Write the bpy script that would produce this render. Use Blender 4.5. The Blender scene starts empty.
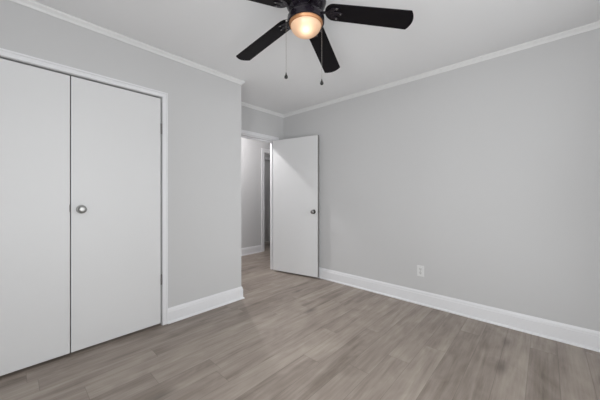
import bpy, bmesh, math
from mathutils import Vector, Matrix

C = bpy.context.scene
COL = C.collection
PI = math.pi

# ------------------------------------------------------------------ camera
cam_d = bpy.data.cameras.new('camera')
cam = bpy.data.objects.new('camera', cam_d)
COL.objects.link(cam)
C.camera = cam
YAW = 0.8276
EYE = 1.1453
cam.location = (0, 0, EYE)
cam.rotation_euler = (PI / 2, 0, -YAW)
cam_d.sensor_width = 36.0
cam_d.lens = 267.114 / 600 * 36.0
cam_d.shift_y = -(200 - 195.84) / 600
cam_d.clip_start = 0.02

# ------------------------------------------------------------------ world, daylight, exposure
world = bpy.data.worlds.new('world')
C.world = world
world.use_nodes = True
bg = world.node_tree.nodes['Background']
bg.inputs['Color'].default_value = (0.93, 0.96, 1.0, 1)

def area(name, loc, rot, sx, sy, power, color):
    d = bpy.data.lights.new(name, 'AREA')
    d.shape = 'RECTANGLE'
    d.size, d.size_y = sx, sy
    d.energy = power
    d.color = color
    o = bpy.data.objects.new(name, d)
    o.location = loc
    o.rotation_euler = rot
    COL.objects.link(o)
    return o

# daylight entering by the two windows behind the camera: the sky straight in, the sunlit ground outside from below
LT = dict(rear_a=42, rear_b=15, left_a=67, fan=0.09, hall=60.0, end=4.5, sky=0.4)
bg.inputs['Strength'].default_value = LT['sky']
DAY = (1.0, 0.985, 1.0)
area('daylight_rear', (0.25, -0.68, 1.20), (PI / 2, 0, 0), 1.4, 2.0, LT['rear_a'], DAY)
area('daylight_rear', (1.95, -0.68, 1.20), (PI / 2, 0, 0), 1.4, 2.0, LT['rear_b'], DAY)
area('daylight_left', (-0.86, 0.05, 1.20), (PI / 2, 0, -PI / 2), 0.95, 2.0, LT['left_a'], DAY)

vs = C.view_settings
vs.view_transform = 'Standard'
vs.look = 'None'
vs.exposure = 0.0
vs.gamma = 1.0
vs.use_curve_mapping = False

# ------------------------------------------------------------------ materials
def new_mat(name):
    m = bpy.data.materials.new(name)
    m.use_nodes = True
    nt = m.node_tree
    return m, nt, nt.nodes['Principled BSDF']

def plain(name, col, rough=0.5, metal=0.0, bump=0.0, scale=200.0, vary=0.0, spec=0.5):
    m, nt, p = new_mat(name)
    p.inputs['Base Color'].default_value = (*col, 1)
    p.inputs['Roughness'].default_value = rough
    p.inputs['Metallic'].default_value = metal
    p.inputs['Specular IOR Level'].default_value = spec
    tc = nt.nodes.new('ShaderNodeTexCoord')
    n = nt.nodes.new('ShaderNodeTexNoise')
    n.inputs['Scale'].default_value = scale
    n.inputs['Detail'].default_value = 3
    nt.links.new(tc.outputs['Object'], n.inputs['Vector'])
    if bump:
        b = nt.nodes.new('ShaderNodeBump')
        b.inputs['Strength'].default_value = bump
        b.inputs['Distance'].default_value = 0.001
        nt.links.new(n.outputs['Fac'], b.inputs['Height'])
        nt.links.new(b.outputs['Normal'], p.inputs['Normal'])
    if vary:
        r = nt.nodes.new('ShaderNodeMapRange')
        r.inputs['To Min'].default_value = max(0.02, rough - vary)
        r.inputs['To Max'].default_value = rough + vary
        nt.links.new(n.outputs['Fac'], r.inputs['Value'])
        nt.links.new(r.outputs['Result'], p.inputs['Roughness'])
    return m

M_WALL = plain('wall_paint_grey', (0.555, 0.553, 0.556), 0.75, bump=0.15, scale=260, spec=0.25)
M_CEIL = plain('ceiling_paint', (0.835, 0.837, 0.845), 0.85, bump=0.2, scale=180, spec=0.2)
M_TRIM = plain('white_trim_paint', (0.75, 0.75, 0.768), 0.38, bump=0.05, scale=60, vary=0.05)
M_CROWN = plain('white_crown_paint', (0.72, 0.72, 0.72), 0.5, bump=0.05, scale=60, vary=0.05)
M_DOOR = plain('white_door_paint', (0.675, 0.675, 0.68), 0.42, bump=0.06, scale=40, vary=0.05)
M_NICKEL = plain('satin_nickel', (0.24, 0.235, 0.23), 0.24, 1.0, scale=90, vary=0.06)
M_SATIN = plain('brushed_nickel', (0.40, 0.40, 0.39), 0.38, 1.0, scale=90, vary=0.06)
M_HINGE = plain('dull_steel', (0.22, 0.215, 0.21), 0.4, 1.0, scale=90, vary=0.06)
M_FANMETAL = plain('dark_bronze_metal', (0.013, 0.010, 0.015), 0.26, 0.3, scale=60, vary=0.06)
M_BLADE = plain('black_blade_wood', (0.004, 0.003, 0.0042), 0.5, scale=30, vary=0.06, spec=0.16)
M_CHAIN = plain('chain_metal', (0.42, 0.40, 0.38), 0.35, 1.0, scale=300, vary=0.06)
M_FOB = plain('black_fob', (0.006, 0.006, 0.006), 0.6, scale=60, vary=0.05)
M_RING = plain('glow_tinted_ring', (0.40, 0.19, 0.085), 0.4, 0.4, scale=80, vary=0.05)  # orange base colour stands for the lamp's glow on the ring
M_EDGE = plain('dark_door_edge', (0.22, 0.215, 0.21), 0.7, bump=0.2, scale=80)
M_PLATE = plain('outlet_plastic', (0.70, 0.70, 0.70), 0.4, scale=60, vary=0.05)
M_RECEPT = plain('receptacle_plastic', (0.62, 0.62, 0.615), 0.35, scale=60, vary=0.05)
M_SLOT = plain('slot_black', (0.02, 0.02, 0.02), 0.6, scale=60)

def floor_mat():
    m, nt, p = new_mat('vinyl_plank')
    N, L = nt.nodes, nt.links
    def math_(op, a, b=None, c=None):
        n = N.new('ShaderNodeMath'); n.operation = op
        for i, v in enumerate((a, b, c)):
            if v is None: continue
            if isinstance(v, (int, float)): n.inputs[i].default_value = v
            else: L.new(v, n.inputs[i])
        return n.outputs[0]
    tc = N.new('ShaderNodeTexCoord')
    sep = N.new('ShaderNodeSeparateXYZ')
    L.new(tc.outputs['Object'], sep.inputs[0])
    X, Y = sep.outputs[0], sep.outputs[1]
    W, LEN = 0.15, 1.45
    v = math_('DIVIDE', math_('SUBTRACT', Y, 0.235 - 3.0), W)
    row = math_('FLOOR', v)
    fy = math_('FRACT', v)
    wn = N.new('ShaderNodeTexWhiteNoise'); wn.noise_dimensions = '1D'
    L.new(row, wn.inputs['W'])
    u = math_('ADD', math_('DIVIDE', X, LEN), math_('MULTIPLY', wn.outputs['Value'], 7.0))
    col = math_('FLOOR', u)
    fx = math_('FRACT', u)
    cmb = N.new('ShaderNodeCombineXYZ')
    L.new(row, cmb.inputs[0]); L.new(col, cmb.inputs[1])
    wn2 = N.new('ShaderNodeTexWhiteNoise'); wn2.noise_dimensions = '2D'
    L.new(cmb.outputs[0], wn2.inputs['Vector'])
    rnd = wn2.outputs['Value']
    sepc = N.new('ShaderNodeSeparateColor')
    L.new(wn2.outputs['Color'], sepc.inputs[0])
    # grain, stretched along the plank and shifted from plank to plank
    def grain(sx, sy, detail, rough, dist):
        g = N.new('ShaderNodeCombineXYZ')
        L.new(math_('ADD', math_('MULTIPLY', X, sx), math_('MULTIPLY', rnd, 91.0)), g.inputs[0])
        L.new(math_('MULTIPLY', Y, sy), g.inputs[1])
        L.new(math_('MULTIPLY', sepc.outputs[1], 37.0), g.inputs[2])
        t = N.new('ShaderNodeTexNoise')
        t.inputs['Scale'].default_value = 1.0
        t.inputs['Detail'].default_value = detail
        t.inputs['Roughness'].default_value = rough
        t.inputs['Distortion'].default_value = dist
        L.new(g.outputs[0], t.inputs['Vector'])
        return t.outputs['Fac']
    g1 = grain(0.9, 10.0, 5, 0.6, 0.9)
    g2 = grain(4.0, 62.0, 4, 0.6, 0.3)
    g3 = grain(3.0, 6.0, 3, 0.5, 1.2)
    tone = math_('ADD', math_('MULTIPLY', math_('SUBTRACT', rnd, 0.5), 0.22),
                 math_('MULTIPLY', math_('SUBTRACT', g1, 0.5), 1.25))
    tone = math_('ADD', tone, math_('MULTIPLY', math_('SUBTRACT', g2, 0.5), 0.60))
    tone = math_('ADD', tone, math_('MULTIPLY', math_('SUBTRACT', g3, 0.5), 0.75))
    tone = math_('ADD', tone, 0.5)
    ramp = N.new('ShaderNodeValToRGB')
    e = ramp.color_ramp.elements
    e[0].position, e[0].color = 0.0, (0.160, 0.131, 0.106, 1)
    e[1].position, e[1].color = 1.0, (0.445, 0.388, 0.334, 1)
    mid = ramp.color_ramp.elements.new(0.5)
    mid.color = (0.308, 0.258, 0.222, 1)
    L.new(tone, ramp.inputs[0])
    # knots
    vk = N.new('ShaderNodeTexVoronoi'); vk.feature = 'F1'
    vm = N.new('ShaderNodeVectorMath'); vm.operation = 'MULTIPLY'
    L.new(tc.outputs['Object'], vm.inputs[0]); vm.inputs[1].default_value = (1.3, 3.6, 1.0)
    vk.inputs['Scale'].default_value = 1.0
    L.new(vm.outputs[0], vk.inputs['Vector'])
    kn = N.new('ShaderNodeMapRange')
    kn.inputs['From Min'].default_value = 0.0; kn.inputs['From Max'].default_value = 0.16
    kn.inputs['To Min'].default_value = 0.42; kn.inputs['To Max'].default_value = 1.0
    L.new(vk.outputs['Distance'], kn.inputs['Value'])
    # the bevelled joints
    dy = math_('MULTIPLY', math_('MINIMUM', fy, math_('SUBTRACT', 1.0, fy)), W)
    dx = math_('MULTIPLY', math_('MINIMUM', fx, math_('SUBTRACT', 1.0, fx)), LEN)
    d = math_('MINIMUM', dx, dy)
    sm = N.new('ShaderNodeMapRange')
    sm.inputs['From Min'].default_value = 0.0005; sm.inputs['From Max'].default_value = 0.0022
    sm.inputs['To Min'].default_value = 0.70; sm.inputs['To Max'].default_value = 1.0
    L.new(d, sm.inputs['Value'])
    mul = N.new('ShaderNodeVectorMath'); mul.operation = 'SCALE'
    L.new(ramp.outputs[0], mul.inputs[0])
    L.new(math_('MULTIPLY', sm.outputs[0], kn.outputs[0]), mul.inputs['Scale'])
    L.new(mul.outputs[0], p.inputs['Base Color'])
    p.inputs['Roughness'].default_value = 0.42
    p.inputs['Specular IOR Level'].default_value = 0.4
    b = N.new('ShaderNodeBump')
    b.inputs['Strength'].default_value = 0.25; b.inputs['Distance'].default_value = 0.0008
    L.new(math_('ADD', math_('MULTIPLY', g2, 0.4), sm.outputs[0]), b.inputs['Height'])
    L.new(b.outputs['Normal'], p.inputs['Normal'])
    return m
M_FLOOR = floor_mat()

def glass_mat(name, tint=(1, 1, 1)):
    m = bpy.data.materials.new(name); m.use_nodes = True
    nt = m.node_tree; nt.nodes.clear()
    o = nt.nodes.new('ShaderNodeOutputMaterial')
    t = nt.nodes.new('ShaderNodeBsdfTransparent'); t.inputs[0].default_value = (*tint, 1)
    g = nt.nodes.new('ShaderNodeBsdfGlossy'); g.inputs['Roughness'].default_value = 0.02
    f = nt.nodes.new('ShaderNodeFresnel'); f.inputs[0].default_value = 1.3
    x = nt.nodes.new('ShaderNodeMixShader')
    nt.links.new(f.outputs[0], x.inputs[0]); nt.links.new(t.outputs[0], x.inputs[1]); nt.links.new(g.outputs[0], x.inputs[2])
    nt.links.new(x.outputs[0], o.inputs[0])
    return m
M_GLASS = glass_mat('window_glass', (0.97, 0.985, 0.98))

def frosted_mat(name, col, glow, strength):
    """Frosted lamp glass: it scatters the bulb's light and glows evenly."""
    m = bpy.data.materials.new(name); m.use_nodes = True
    nt = m.node_tree; nt.nodes.clear()
    o = nt.nodes.new('ShaderNodeOutputMaterial')
    tr = nt.nodes.new('ShaderNodeBsdfTranslucent'); tr.inputs[0].default_value = (*col, 1)
    gl = nt.nodes.new('ShaderNodeBsdfGlossy'); gl.inputs['Roughness'].default_value = 0.35
    rf = nt.nodes.new('ShaderNodeBsdfRefraction'); rf.inputs['Color'].default_value = (*col, 1)
    rf.inputs['Roughness'].default_value = 0.55; rf.inputs['IOR'].default_value = 1.05
    fx = nt.nodes.new('ShaderNodeMixShader'); fx.inputs[0].default_value = 0.0
    nt.links.new(tr.outputs[0], fx.inputs[1]); nt.links.new(rf.outputs[0], fx.inputs[2])
    x = nt.nodes.new('ShaderNodeMixShader'); x.inputs[0].default_value = 0.06
    nt.links.new(fx.outputs[0], x.inputs[1]); nt.links.new(gl.outputs[0], x.inputs[2])
    em = nt.nodes.new('ShaderNodeEmission'); em.inputs[0].default_value = (*glow, 1); em.inputs[1].default_value = strength
    a = nt.nodes.new('ShaderNodeAddShader')
    nt.links.new(x.outputs[0], a.inputs[0]); nt.links.new(em.outputs[0], a.inputs[1])
    nt.links.new(a.outputs[0], o.inputs[0])
    return m

def emit_mat(name, col, strength):
    m = bpy.data.materials.new(name); m.use_nodes = True
    nt = m.node_tree; nt.nodes.clear()
    o = nt.nodes.new('ShaderNodeOutputMaterial')
    e = nt.nodes.new('ShaderNodeEmission'); e.inputs[0].default_value = (*col, 1); e.inputs[1].default_value = strength
    nt.links.new(e.outputs[0], o.inputs[0])
    return m

# ------------------------------------------------------------------ mesh helpers
def link(name, bm, mat, parent=None, bevel=0.0, smooth=False, mats=None):
    bmesh.ops.recalc_face_normals(bm, faces=bm.faces)
    me = bpy.data.meshes.new(name)
    bm.to_mesh(me); bm.free()
    for mm in (mats or [mat]):
        me.materials.append(mm)
    if smooth:
        for p in me.polygons: p.use_smooth = True
        me.set_sharp_from_angle(angle=math.radians(38))
    o = bpy.data.objects.new(name, me)
    COL.objects.link(o)
    if parent: o.parent = parent
    if bevel:
        b = o.modifiers.new('bevel', 'BEVEL'); b.width = bevel; b.segments = 2; b.limit_method = 'ANGLE'
        b.angle_limit = math.radians(40)
    return o

def box(bm, x0, x1, y0, y1, z0, z1):
    r = bmesh.ops.create_cube(bm, size=1.0)
    bmesh.ops.scale(bm, vec=(x1 - x0, y1 - y0, z1 - z0), verts=r['verts'])
    bmesh.ops.translate(bm, vec=((x0 + x1) / 2, (y0 + y1) / 2, (z0 + z1) / 2), verts=r['verts'])
    return r['verts']

def boxes(*bs):
    bm = bmesh.new()
    for b in bs: box(bm, *b)
    return bm

def lathe(bm, prof, seg=40, cap=True, mtx=None):
    """prof: (radius, z) from one end to the other, revolved about z"""
    rings = []
    vs_ = []
    for r, z in prof:
        if r < 1e-6:
            v = bm.verts.new((0, 0, z)); rings.append([v]); vs_.append(v)
        else:
            ring = [bm.verts.new((r * math.cos(2 * PI * i / seg), r * math.sin(2 * PI * i / seg), z)) for i in range(seg)]
            rings.append(ring); vs_ += ring
    for a, b in zip(rings, rings[1:]):
        for i in range(seg):
            j = (i + 1) % seg
            if len(a) == 1 and len(b) == 1: continue
            if len(a) == 1: bm.faces.new((a[0], b[i], b[j]))
            elif len(b) == 1: bm.faces.new((a[i], a[j], b[0]))
            else: bm.faces.new((a[i], a[j], b[j], b[i]))
    if cap:
        for e in (rings[0], rings[-1]):
            if len(e) > 1: bm.faces.new(e)
    if mtx is not None:
        bmesh.ops.transform(bm, matrix=mtx, verts=vs_)
    return vs_

def sweep(bm, path, prof, side):
    """Extrude a moulding profile along a horizontal polyline with mitred corners.
    prof: (out, z); out runs to the left of the path when side=+1, right when -1."""
    n = len(path)
    P = [Vector((p[0], p[1])) for p in path]
    rows = []
    for i in range(n):
        if i == 0: d = (P[1] - P[0]).normalized(); nrm = Vector((-d.y, d.x)) * side; k = 1
        elif i == n - 1: d = (P[-1] - P[-2]).normalized(); nrm = Vector((-d.y, d.x)) * side; k = 1
        else:
            d1 = (P[i] - P[i - 1]).normalized(); d2 = (P[i + 1] - P[i]).normalized()
            n1 = Vector((-d1.y, d1.x)) * side; n2 = Vector((-d2.y, d2.x)) * side
            nrm = (n1 + n2).normalized(); k = 1 / max(0.2, nrm.dot(n1))
        rows.append([bm.verts.new((P[i].x + nrm.x * o * k, P[i].y + nrm.y * o * k, z)) for o, z in prof])
    m = len(prof)
    for a, b in zip(rows, rows[1:]):
        for j in range(m):
            jj = (j + 1) % m
            bm.faces.new((a[j], a[jj], b[jj], b[j]))
    bm.faces.new(rows[0]); bm.faces.new(rows[-1])

def prism(bm, outline, z0, z1):
    lo = [bm.verts.new((x, y, z0)) for x, y in outline]
    hi = [bm.verts.new((x, y, z1)) for x, y in outline]
    n = len(outline)
    bm.faces.new(lo[::-1]); bm.faces.new(hi)
    for i in range(n):
        j = (i + 1) % n
        bm.faces.new((lo[i], lo[j], hi[j], hi[i]))
    return lo + hi

def tag(o, label=None, cat=None, group=None, kind=None):
    if label: o['label'] = label
    if cat: o['category'] = cat
    if group: o['group'] = group
    if kind: o['kind'] = kind
    return o

def struct(name, bm, mat, label, cat, bevel=0.0, smooth=False):
    o = link(name, bm, mat, None, bevel, smooth)
    return tag(o, label, cat, kind='structure')

def empty(name, loc, rz=0.0):
    o = bpy.data.objects.new(name, None)
    o.empty_display_size = 0.1
    o.location = loc; o.rotation_euler = (0, 0, rz)
    COL.objects.link(o)
    return o

# ------------------------------------------------------------------ room dimensions (metres)
XR = 2.945       # right wall
YB = 3.064       # far wall with the doorway
YC = 2.500       # closet wall
XC = 1.752       # outer corner of the closet
XL, YN = -0.70, -0.52   # left and rear walls, behind the camera
CEIL = 2.425
T = 0.12         # wall thickness
YH = 4.28        # hall's far wall
XHL, XHR = 0.6, 5.2
YE = 5.05        # small room past the hall

# door opening in the far wall, closet opening, hall opening
DX0, DX1, DZ = 1.975, 2.785, 2.0
CX0, CX1, CZ = -0.325, 0.912, 2.015
HX0, HX1, HZ = 3.560, 4.36, 2.045

# ------------------------------------------------------------------ floor, ceiling, walls
struct('floor', boxes((XL - T, XHR + T, YN - T, YE + T, -0.06, 0.0)), M_FLOOR,
       'grey-brown wood-look plank floor of the bedroom and hall', 'floor')
struct('ceiling', boxes((XL - T, XHR + T, YN - T, YE + T, CEIL, CEIL + 0.08)), M_CEIL,
       'flat pale grey ceiling above the room', 'ceiling')
struct('wall_right', boxes((XR, XR + T, YN - T, YB + T, 0, CEIL)), M_WALL,
       'long blank grey wall on the right with a low outlet', 'wall')
struct('wall_far', boxes((XL - T, DX0, YB, YB + T, 0, CEIL), (DX1, XR, YB, YB + T, 0, CEIL),
                         (DX0, DX1, YB, YB + T, DZ, CEIL)), M_WALL,
       'short grey wall around the open doorway', 'wall')
struct('wall_closet', boxes((XL, CX0, YC, YC + 0.1, 0, CEIL), (CX1, XC, YC, YC + 0.1, 0, CEIL),
                            (CX0, CX1, YC, YC + 0.1, CZ, CEIL), (XC - 0.1, XC, YC + 0.1, YB, 0, CEIL)), M_WALL,
       'grey closet wall on the left framing the white closet doors', 'wall')
# windows sit in the rear and left walls, behind the photographer
WX0, WX1, WZ0, WZ1 = -0.48, 2.68, 0.16, 2.24
WY0, WY1 = -0.45, 0.55
struct('wall_rear', boxes((XL - T, WX0, YN - T, YN, 0, CEIL), (WX1, XR, YN - T, YN, 0, CEIL),
                          (WX0, WX1, YN - T, YN, 0, WZ0), (WX0, WX1, YN - T, YN, WZ1, CEIL)), M_WALL,
       'grey wall behind the photographer with a wide window', 'wall')
struct('wall_left', boxes((XL - T, XL, YN, WY0, 0, CEIL), (XL - T, XL, WY1, YB, 0, CEIL),
                          (XL - T, XL, WY0, WY1, 0, WZ0), (XL - T, XL, WY0, WY1, WZ1, CEIL)), M_WALL,
       'grey left wall out of view with a window', 'wall')
struct('wall_hall_far', boxes((XHL - T, HX0, YH, YH + T, 0, CEIL), (HX1, XHR + T, YH, YH + T, 0, CEIL),
                              (HX0, HX1, YH, YH + T, HZ, CEIL)), M_WALL,
       'grey hall wall seen through the open doorway', 'wall')
struct('wall_hall_left', boxes((XHL - T, XHL, YB + T, YH, 0, CEIL)), M_WALL, 'grey end wall of the hall, out of view', 'wall')
struct('wall_hall_right', boxes((XHR, XHR + T, YB + T, YE, 0, CEIL), (XR + T, XHR, YB, YB + T, 0, CEIL)), M_WALL,
       'grey right-hand end of the hall, out of view', 'wall')
EX0, EX1, EZ = 4.09, 4.85, 2.03
struct('wall_end', boxes((3.30, EX0, YE, YE + T, 0, CEIL), (EX1, XHR + T, YE, YE + T, 0, CEIL),
                         (EX0, EX1, YE, YE + T, EZ, CEIL), (3.18, 3.30, YH + T, YE + T, 0, CEIL)), M_WALL,
       'dim grey wall far beyond the hall', 'wall')

# windows: frame, sashes, panes
def window(name, along_x, a0, a1, depth0, depth1, label):
    e = empty(name, (0, 0, 0)); tag(e, label, 'window', kind='structure')
    def b(u0, u1, d0, d1, z0, z1):
        return (u0, u1, d0, d1, z0, z1) if along_x else (d0, d1, u0, u1, z0, z1)
    w = 0.045
    link('window_frame', boxes(b(a0, a1, depth0, depth1, WZ0, WZ0 + w), b(a0, a1, depth0, depth1, WZ1 - w, WZ1),
                               b(a0, a0 + w, depth0, depth1, WZ0 + w, WZ1 - w), b(a1 - w, a1, depth0, depth1, WZ0 + w, WZ1 - w)),
         M_TRIM, e, 0.003)
    dm = (depth0 + depth1) / 2; zm = (WZ0 + WZ1) / 2
    link('sash', boxes(b(a0 + w, a1 - w, dm - .015, dm + .015, zm - .02, zm + .02),
                       b((a0 + a1) / 2 - .02, (a0 + a1) / 2 + .02, dm - .015, dm + .015, WZ0 + w, zm - .02),
                       b((a0 + a1) / 2 - .02, (a0 + a1) / 2 + .02, dm - .015, dm + .015, zm + .02, WZ1 - w)), M_TRIM, e, 0.002)
    link('pane', boxes(b(a0 + w, a1 - w, dm - .002, dm + .002, WZ0 + w, WZ1 - w)), M_GLASS, e)
window('window_1', True, WX0, WX1, YN - T + .01, YN - .02, 'white framed window in the rear wall')
window('window_2', False, WY0, WY1, XL - T + .01, XL - .02, 'white framed window in the left wall')

# ------------------------------------------------------------------ crown mouldings
ZK = 2.383
def crown_prof():
    h = CEIL - ZK; c = 0.027
    return [(0, ZK), (0.005, ZK), (0.007, ZK + 0.006), (0.011, ZK + 0.014), (0.019, ZK + 0.023), (c - .002, ZK + 0.029),
            (c, ZK + 0.033), (c, CEIL - 0.0005), (0, CEIL - 0.0005)]
def crown(name, path, side, label):
    bm = bmesh.new(); sweep(bm, path, crown_prof(), side)
    return struct(name, bm, M_CROWN, label, 'crown moulding')
crown('trim_1', [(XL, YC), (XC, YC), (XC, YB)], -1, 'white crown moulding along the top of the closet wall')
crown('trim_2', [(XC + .03, YB), (XR, YB)], -1, 'white crown moulding above the open doorway')
crown('trim_3', [(XR, YB), (XR, YN)], -1, 'white crown moulding along the top of the right wall')
crown('trim_4', [(XR, YN), (XL, YN), (XL, YC)], -1, 'white crown moulding on the walls behind the photographer')

# ------------------------------------------------------------------ baseboards with a shoe moulding
def base_prof(H):
    return [(0, 0.0005), (0.026, 0.0005), (0.026, 0.006), (0.022, 0.014), (0.0155, 0.018), (0.0145, 0.020), (0.0145, H - 0.034),
            (0.0115, H - 0.030), (0.0115, H - 0.020), (0.0095, H - 0.012), (0.005, H - 0.004), (0.004, H), (0, H)]
def baseboard(name, path, side, label, H=0.144):
    bm = bmesh.new(); sweep(bm, path, base_prof(H), side)
    return struct(name, bm, M_TRIM, label, 'baseboard')
CAS = 0.047
baseboard('baseboard_closet', [(CX1 + CAS + .001, YC), (XC, YC), (XC, YB - .02)], -1, 'white baseboard at the foot of the closet wall right of the doors', 0.135)
baseboard('baseboard_right', [(XR, YB), (XR, YN)], -1, 'long white baseboard along the foot of the right wall')
baseboard('baseboard_rear', [(XR - .03, YN), (XL, YN), (XL, YC)], -1, 'white baseboard on the walls behind the photographer')
baseboard('baseboard_hall', [(XHL, YH), (HX0 - .080, YH)], -1, 'white baseboard on the hall wall seen through the doorway')

# ------------------------------------------------------------------ door casings and jambs
def casing(name, x0, x1, z, w, yface, ydir, label, jamb_to=None, legs=(True, True), depth=0.017, stop=None):
    """Flat stepped casing round an opening, on the face y=yface standing out along ydir, with its jamb lining."""
    ya, yb = sorted((yface, yface + ydir * depth))
    yc, yd = sorted((yface, yface + ydir * (depth - .0035)))
    bm = bmesh.new()
    s = w * 0.30
    r = 0.004   # reveal of the jamb edge
    for on, inner, outer in ((legs[0], x0 - r, x0 - w), (legs[1], x1 + r, x1 + w)):
        if not on: continue
        sg = 1 if outer > inner else -1
        a, b = sorted((inner, outer - sg * s)); box(bm, a, b, yc, yd, 0.0005, z + r)
        a, b = sorted((outer - sg * s, outer)); box(bm, a, b, ya, yb, 0.0005, z + w)
    box(bm, x0 - w + s, x1 + w - s, yc, yd, z + r, z + w - s)
    box(bm, x0 - w + s, x1 + w - s, ya, yb, z + w - s, z + w)
    if jamb_to is not None:
        ja, jb = sorted((yface, jamb_to)); jt = 0.014
        box(bm, x0 - 0.0005, x0 + jt, ja, jb, 0.0005, z); box(bm, x1 - jt, x1 + 0.0005, ja, jb, 0.0005, z)
        box(bm, x0 + jt, x1 - jt, ja, jb, z - jt, z + 0.0005)
        if stop:
            sa, sb = stop; st = 0.016
            box(bm, x0 + jt, x0 + jt + st, sa, sb, 0.0005, z - jt); box(bm, x1 - jt - st, x1 - jt, sa, sb, 0.0005, z - jt)
            box(bm, x0 + jt + st, x1 - jt - st, sa, sb, z - jt - st, z - jt)
    return struct(name, bm, M_TRIM, label, 'door casing', 0.0025)
casing('trim_5', CX0, CX1, CZ, CAS, YC, -1, 'white casing around the closet doors')
casing('trim_6', DX0, DX1, DZ, 0.05, YB, -1, 'white casing and jamb of the open doorway in the far wall', jamb_to=YB + T, stop=(YB + .064, YB + .098))
casing('trim_7', HX0, HX1, HZ, 0.075, YH, -1, 'white casing of the second doorway across the hall', jamb_to=YH + T)
casing('trim_8', DX0, DX1, DZ, 0.05, YB + T, 1, 'white casing on the hall side of the open doorway')
casing('trim_9', EX0, EX1, EZ, 0.06, YE, -1, 'dim white casing around the far door beyond the hall')

# ------------------------------------------------------------------ door hardware
def knob_set(parent, loc, nrm_angle, reach=0.062, r=0.027, mat=None):
    """round door knob: rosette, stem, knob, lying along local +x rotated by nrm_angle"""
    mat = mat or M_NICKEL
    k = reach / 0.062
    prof = [(0, 0.0), (0.031, 0.0), (0.031, 0.003), (0.028, 0.006), (0.014, 0.008 * k), (0.011, 0.014 * k), (0.011, 0.026 * k), (0.016, 0.030 * k),
            (r * .90, 0.036 * k), (r, 0.044 * k), (r * .97, 0.052 * k), (r * .80, 0.058 * k), (r * .45, 0.0615 * k), (0, 0.062 * k)]
    bm = bmesh.new()
    mtx = Matrix.Translation(loc) @ Matrix.Rotation(nrm_angle, 4, 'Z') @ Matrix.Rotation(PI / 2, 4, 'Y')
    lathe(bm, prof, 32, False, mtx)
    return link('door_knob', bm, mat, parent, smooth=True)

def hinge(parent, x, y, zc, h=0.088, leaf=None):
    bm = bmesh.new()
    for i in range(5):
        z0 = zc - h / 2 + i * h / 5
        lathe(bm, [(0.0052, z0 + .0006), (0.0058, z0 + .0012), (0.0058, z0 + h / 5 - .0012), (0.0052, z0 + h / 5 - .0006)], 14, True, Matrix.Translation((x, y, 0)))
    lathe(bm, [(0.0, zc + h / 2), (0.0045, zc + h / 2), (0.005, zc + h / 2 + .004), (0.0, zc + h / 2 + .007)], 14, False, Matrix.Translation((x, y, 0)))
    if leaf: box(bm, *leaf, zc - h / 2, zc + h / 2)
    return link('hinge', bm, M_HINGE, parent, smooth=True)

# closet doors: two flush slabs
SEAM = 0.296
GAPZ0, GAPZ1 = 0.021, 2.004
def closet_door(name, x0, x1, label, hinge_right):
    e = empty(name, ((x0 + x1) / 2, YC + .018, 0)); tag(e, label, 'closet door', kind='structure')
    inv = Matrix.Translation(-e.location)
    def part(n, bm, mat, bevel=0, smooth=False):
        bmesh.ops.transform(bm, matrix=inv, verts=bm.verts)
        return link(n, bm, mat, e, bevel, smooth)
    part('slab', boxes((x0, x1, YC + .002, YC + .036, GAPZ0, GAPZ1)), M_DOOR, 0.0015)
    hx = x1 + .0035 if hinge_right else x0 - .0035
    for z in (1.735, 0.405):
        hinge(e, hx - e.location.x, YC - .0035 - e.location.y, z)
    return e
dr = closet_door('door_2', SEAM + .0028, CX1 - .0075, 'white flush closet door with round knob, right-hand of the pair', True)
knob_set(dr, (0.357 - dr.location.x, YC + .002 - dr.location.y, 1.047), -PI / 2, 0.050, 0.0275, M_SATIN)
dl = closet_door('door_3', CX0 + .0075, SEAM - .0028, 'white flush closet door without knob, cut by the left edge', False)
link('ball_catch', boxes((SEAM - .0063 - dl.location.x, SEAM - .0033 - dl.location.x, YC - .0005 - dl.location.y, YC + .02 - dl.location.y, 1.028, 1.082)), M_HINGE, dl, 0.001)

# bedroom door standing open against the right wall
PIN = Vector((2.757, 3.056))
DW, DTH = 0.765, 0.035
DZ0, DZ1 = 0.022, 1.982
# local frame: +x from the hinge edge to the free edge, +y is the back of the door (towards the right wall)
P_h = Vector((2.712, 3.050)); P_f = Vector((2.866, 2.302))
ang = math.atan2(P_f.y - P_h.y, P_f.x - P_h.x)
DW = (P_f - P_h).length
e = empty('door_1', (P_h.x, P_h.y, 0), ang)
tag(e, 'white flush bedroom door standing open against the right wall', 'door', kind='structure')
link('slab', boxes((0, DW - .003, 0, DTH, DZ0, DZ1)), M_DOOR, e, 0.0015)
link('edge_band', boxes((DW - .003, DW, .002, DTH, DZ0, DZ1)), M_EDGE, e, 0.0006)['label'] = 'dark edge of the door'  # thin strip on the free edge, darker than the slab
KZ = 0.925
knob_set(e, (DW - .062, 0, KZ), -PI / 2, 0.058, 0.026)
knob_set(e, (DW - .062, DTH, KZ), PI / 2, 0.036, 0.026)
link('latch_plate', boxes((DW - .001, DW + .0015, .006, DTH - .006, KZ - .028, KZ + .028),
                          (DW, DW + .009, .011, DTH - .011, KZ - .009, KZ + .009)), M_HINGE, e, 0.0008)
for z in (0.25, 1.0, 1.75):
    hinge(e, -0.005, DTH + .004, z)

# the far door beyond the hall, shut
e = empty('door_4', ((EX0 + EX1) / 2, YE + .03, 0)); tag(e, 'shut dim white door in the far wall beyond the hall', 'door', kind='structure')
hw = (EX1 - EX0) / 2
link('slab', boxes((-hw + .004, hw - .004, 0, .035, .018, EZ - .006)), M_DOOR, e, 0.0015)
knob_set(e, (-hw + .066, 0, 0.93), -PI / 2, 0.058, 0.027, M_FANMETAL)

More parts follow.
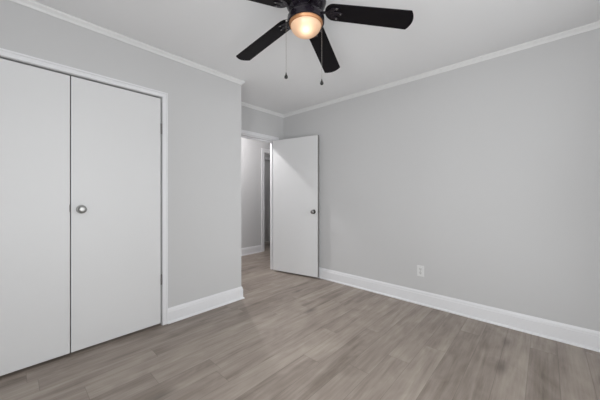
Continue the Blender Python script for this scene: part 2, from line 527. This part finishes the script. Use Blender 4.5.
# ------------------------------------------------------------------ wall outlet
oy, oz = 0.972, 0.351
e = empty('wall_outlet', (XR, oy, oz)); tag(e, 'white duplex outlet set low in the right grey wall', 'outlet')
bm = bmesh.new(); box(bm, -.0055, 0.0, -.035, .035, -.057, .057)
link('cover_plate', bm, M_PLATE, e, 0.002)
for s in (1, -1):
    bm = bmesh.new()
    out = []
    for i in range(24):
        a = 2 * PI * i / 24
        out.append((0.0172 * math.cos(a), max(-.0135, min(.0135, 0.0172 * math.sin(a)))))
    vv = prism(bm, out, 0, .003)
    bmesh.ops.transform(bm, matrix=Matrix.Translation((-.0053, 0, s * .0195)) @ Matrix.Rotation(-PI / 2, 4, 'Y'), verts=vv)
    rc = link('receptacle', bm, M_RECEPT, e)
    link('slot', boxes((-.0086, -.0080, -.0075, -.0055, s * .0195 - .001, s * .0195 + .0075), (-.0086, -.0080, .0055, .0075, s * .0195 - .001, s * .0195 + .0075),
                       (-.0086, -.0080, -.002, .002, s * .0195 - .009, s * .0195 - .005)), M_SLOT, rc)
bm = bmesh.new(); lathe(bm, [(0, 0), (.0032, 0), (.003, .0012), (0, .0015)], 12, False, Matrix.Translation((-.0055, 0, 0)) @ Matrix.Rotation(-PI / 2, 4, 'Y'))
link('screw', bm, M_NICKEL, e, smooth=True)

# ------------------------------------------------------------------ ceiling fan
FX, FY = 1.1935, 1.0495
fan = empty('ceiling_fan', (FX, FY, CEIL)); tag(fan, 'black five-blade ceiling fan with a lit frosted bowl and two pull chains', 'ceiling fan')
def fz(z): return z - CEIL
bm = bmesh.new(); lathe(bm, [(0, fz(2.4245)), (.082, fz(2.4245)), (.086, fz(2.415)), (.084, fz(2.400)), (.070, fz(2.386)), (.060, fz(2.380)), (0, fz(2.380))], 48, False)
link('canopy', bm, M_FANMETAL, fan, smooth=True)
bm = bmesh.new()
lathe(bm, [(0, fz(2.383)), (.065, fz(2.383)), (.090, fz(2.378)), (.112, fz(2.366)), (.1195, fz(2.350)), (.121, fz(2.345)), (.1195, fz(2.340)), (.1195, fz(2.296)), (.121, fz(2.291)), (.1195, fz(2.286)),
           (.114, fz(2.272)), (.102, fz(2.258)), (.088, fz(2.249)), (.078, fz(2.244)), (.078, fz(2.228)), (0, fz(2.228))], 64, False)
link('motor_housing', bm, M_FANMETAL, fan, smooth=True)
# light kit: fitter cup, ring tinted with the warm glow, frosted bowl, bulb
bm = bmesh.new()
lathe(bm, [(0, fz(2.229)), (.060, fz(2.229)), (.085, fz(2.226)), (.101, fz(2.217)), (.1085, fz(2.204)), (.110, fz(2.190)), (.110, fz(2.176)), (.1092, fz(2.170)), (.1050, fz(2.1665)), (.1005, fz(2.169)),
           (.1035, fz(2.190)), (.09, fz(2.212)), (0, fz(2.215))], 64, False)
kit = link('light_fitter', bm, M_FANMETAL, fan, smooth=True)
bm = bmesh.new()
lathe(bm, [(.1030, fz(2.178)), (.1020, fz(2.172)), (.0990, fz(2.166)), (.0955, fz(2.156)), (.0915, fz(2.1525)), (.0900, fz(2.154)), (.0900, fz(2.166)), (.0920, fz(2.178)), (.1030, fz(2.178))], 64, False)
link('glow_tinted_ring', bm, M_RING, kit, smooth=True)['label'] = 'ring holding the bowl, coloured with its warm glow'
M_BOWL = frosted_mat('frosted_bowl_glass', (0.95, 0.76, 0.62), (1.0, 0.70, 0.53), 0.05)
bm = bmesh.new()
RB, HB, ZB = 0.0898, 0.060, 2.156
prof = [(RB * math.cos(t * PI / 2 / 14), fz(ZB - HB * math.sin(t * PI / 2 / 14))) for t in range(14)] + [(0, fz(ZB - HB))]
lathe(bm, prof, 56, False)
bowl = link('glass_bowl', bm, M_BOWL, kit, smooth=True)
bowl['label'] = 'lit frosted glass bowl'
M_BULB = emit_mat('bulb_glow', (1.0, 0.84, 0.64), 1.5)
bm = bmesh.new()
lathe(bm, [(0, fz(2.215)), (.013, fz(2.215)), (.013, fz(2.200)), (.016, fz(2.192)), (.022, fz(2.176)), (.024, fz(2.163)), (.021, fz(2.151)), (.012, fz(2.146)), (0, fz(2.144))], 24, False, Matrix.Translation((-.03 * math.sin(YAW), -.03 * math.cos(YAW), 0)))
link('bulb', bm, M_BULB, kit, smooth=True)

PHI = -0.0718 - YAW
DROOP, PITCH = 0.1483, -0.1689
Z0 = 2.25
R0, RT = 0.113, 0.598
W0, W1 = 0.0540, 0.0635
def half_w(r):
    return 0.0526 + (0.0635 - 0.0526) * r / RT
def blade_outline():
    pts = []
    rr = 0.054                                    # rounded root
    c = R0 + rr
    for i in range(13):
        a = PI / 2 + PI * i / 12
        pts.append((c + rr * math.cos(a), half_w(c) * math.sin(a)))
    w = half_w(RT)
    pts.append((RT - .005, -half_w(RT - .005)))
    k = 0.022                                     # gently curved tip with tight corners
    for i in range(13):
        t = -1 + 2 * i / 12
        s = t * (w - .001)
        pts.append((RT - .002 + k * (1 - abs(t) ** 2.0), s))
    pts.append((RT - .005, half_w(RT - .005)))
    return pts
TILT_A, TILT_B = -0.0066, -0.0146        # the fan hangs a little out of level
def shear(bm):
    """set the blade's droop and pitch, and its share of the fan's tilt"""
    ca, sa = math.cos(blade_turn), math.sin(blade_turn)
    for v in bm.verts:
        v.co.z += TILT_A * (v.co.x * ca - v.co.y * sa) + TILT_B * (v.co.x * sa + v.co.y * ca)
        v.co.z += -v.co.x * math.tan(DROOP) + v.co.y * math.tan(PITCH)
def blade_bm():
    bm = bmesh.new(); prism(bm, blade_outline(), 0, .006); shear(bm); return bm
def bracket_bm():
    bm = bmesh.new()
    # arm from the motor, then a three-pronged plate under the blade's root
    arm = [(.070, .011), (.100, .0075), (.120, .0075), (.130, .016), (.150, .034), (.176, .041), (.190, .040), (.196, .034), (.190, .027), (.168, .020), (.164, .012),
           (.190, .010), (.210, .008), (.215, 0.0)]
    out = arm + [(x, -y) for x, y in arm[-2::-1]]
    prism(bm, out, -.0055, -.0005)
    shear(bm)
    return bm
def screws_bm(x, y):
    bm = bmesh.new(); lathe(bm, [(0, -.0055), (.005, -.0055), (.0045, -.0075), (0, -.0085)], 12, False, Matrix.Translation((x, y, 0))); shear(bm); return bm
for k in range(5):
    a = PHI + k * math.radians(72)
    blade_turn = a + YAW
    b = link('blade', blade_bm(), M_BLADE, fan, 0.0012)
    b.location = (0, 0, fz(Z0)); b.rotation_euler = (0, 0, a)
    link('blade_bracket', bracket_bm(), M_FANMETAL, b, 0.001)
    for x, y in ((.180, .033), (.180, -.033), (.203, 0)):
        link('screw', screws_bm(x, y), M_HINGE, b, smooth=True)
# pull chains: offsets given in the fan's frame
Rv = Vector((math.cos(YAW), -math.sin(YAW))); Fv = Vector((math.sin(YAW), math.cos(YAW)))
for lat, dep, zend in ((-.1175, 0.0, 1.842), (.0990, .050, 1.826)):
    q = Rv * lat + Fv * dep
    r = q.length; n = q.normalized()
    bm = bmesh.new()
    # little spout on the fitter, then the beaded chain
    nub = Matrix.Translation((n.x * .107, n.y * .107, fz(2.186))) @ Matrix.Rotation(math.atan2(n.y, n.x), 4, 'Z') @ Matrix.Rotation(PI / 2, 4, 'Y')
    lathe(bm, [(.0045, 0), (.0045, r - .107 + .001), (.0028, r - .107 + .003)], 10, True, nub)
    pc = link('pull_chain', bm, M_CHAIN, fan, smooth=True)
    bm = bmesh.new()
    z = 2.186; ztop = zend + .034
    lathe(bm, [(.0007, fz(z)), (.0007, fz(ztop))], 6, True, Matrix.Translation((q.x, q.y, 0)))
    while z > ztop:
        lathe(bm, [(0, fz(z)), (.0014, fz(z - .0009)), (.0014, fz(z - .0023)), (0, fz(z - .0032))], 6, False, Matrix.Translation((q.x, q.y, 0)))
        z -= .0040
    link('chain', bm, M_CHAIN, pc, smooth=True)
    bm = bmesh.new()
    lathe(bm, [(0, fz(zend + .036)), (.0025, fz(zend + .036)), (.003, fz(zend + .030)), (.0045, fz(zend + .024)), (.0098, fz(zend + .014)), (.0108, fz(zend + .009)), (.009, fz(zend + .003)), (.004, fz(zend)), (0, fz(zend))], 20, False,
          Matrix.Translation((q.x, q.y, 0)))
    link('fob', bm, M_FOB, pc, smooth=True)['label'] = 'black teardrop fob'
d = bpy.data.lights.new('fan_bulb_light', 'POINT'); d.energy = LT['fan']; d.color = (1.0, 0.84, 0.66); d.shadow_soft_size = 0.010
o = bpy.data.objects.new('fan_bulb_light', d); o.location = (FX - .036 * math.sin(YAW), FY - .036 * math.cos(YAW), 2.131); COL.objects.link(o)

# ------------------------------------------------------------------ hall dome light and an added fill light past it, out of view
def dome_light(name, x, y, power, glow, label, r=1.0):
    e = empty(name, (x, y, CEIL)); tag(e, label, 'ceiling light')
    bm = bmesh.new(); lathe(bm, [(0, 0), (.15 * r, 0), (.15 * r, -.015), (.14 * r, -.02), (0, -.02)], 40, False); link('base_plate', bm, M_TRIM, e, smooth=True)
    bm = bmesh.new(); lathe(bm, [(.135 * r, -.0205), (.128 * r, -.030), (.10 * r, -.038), (.05 * r, -.043), (0, -.044)], 40, False)
    link('dome', bm, emit_mat('dome_glow', (1.0, 0.97, 0.93), glow), e, smooth=True)
    d = bpy.data.lights.new('dome_lamp', 'POINT'); d.energy = power; d.color = (1.0, 0.98, 0.98); d.shadow_soft_size = 0.03
    o = bpy.data.objects.new('dome_lamp', d); o.location = (x, y, CEIL - .062); COL.objects.link(o)
dome_light('hall_ceiling_light', 2.25, 3.58, LT['hall'], 3.0, 'white dome light on the hall ceiling just past the open doorway')
dome_light('added_fill_light', 3.75, 4.72, LT['end'], 1.0, 'added dim fill light past the second doorway across the hall', 0.7)  # invented lamp, brightens the dark space behind the second doorway
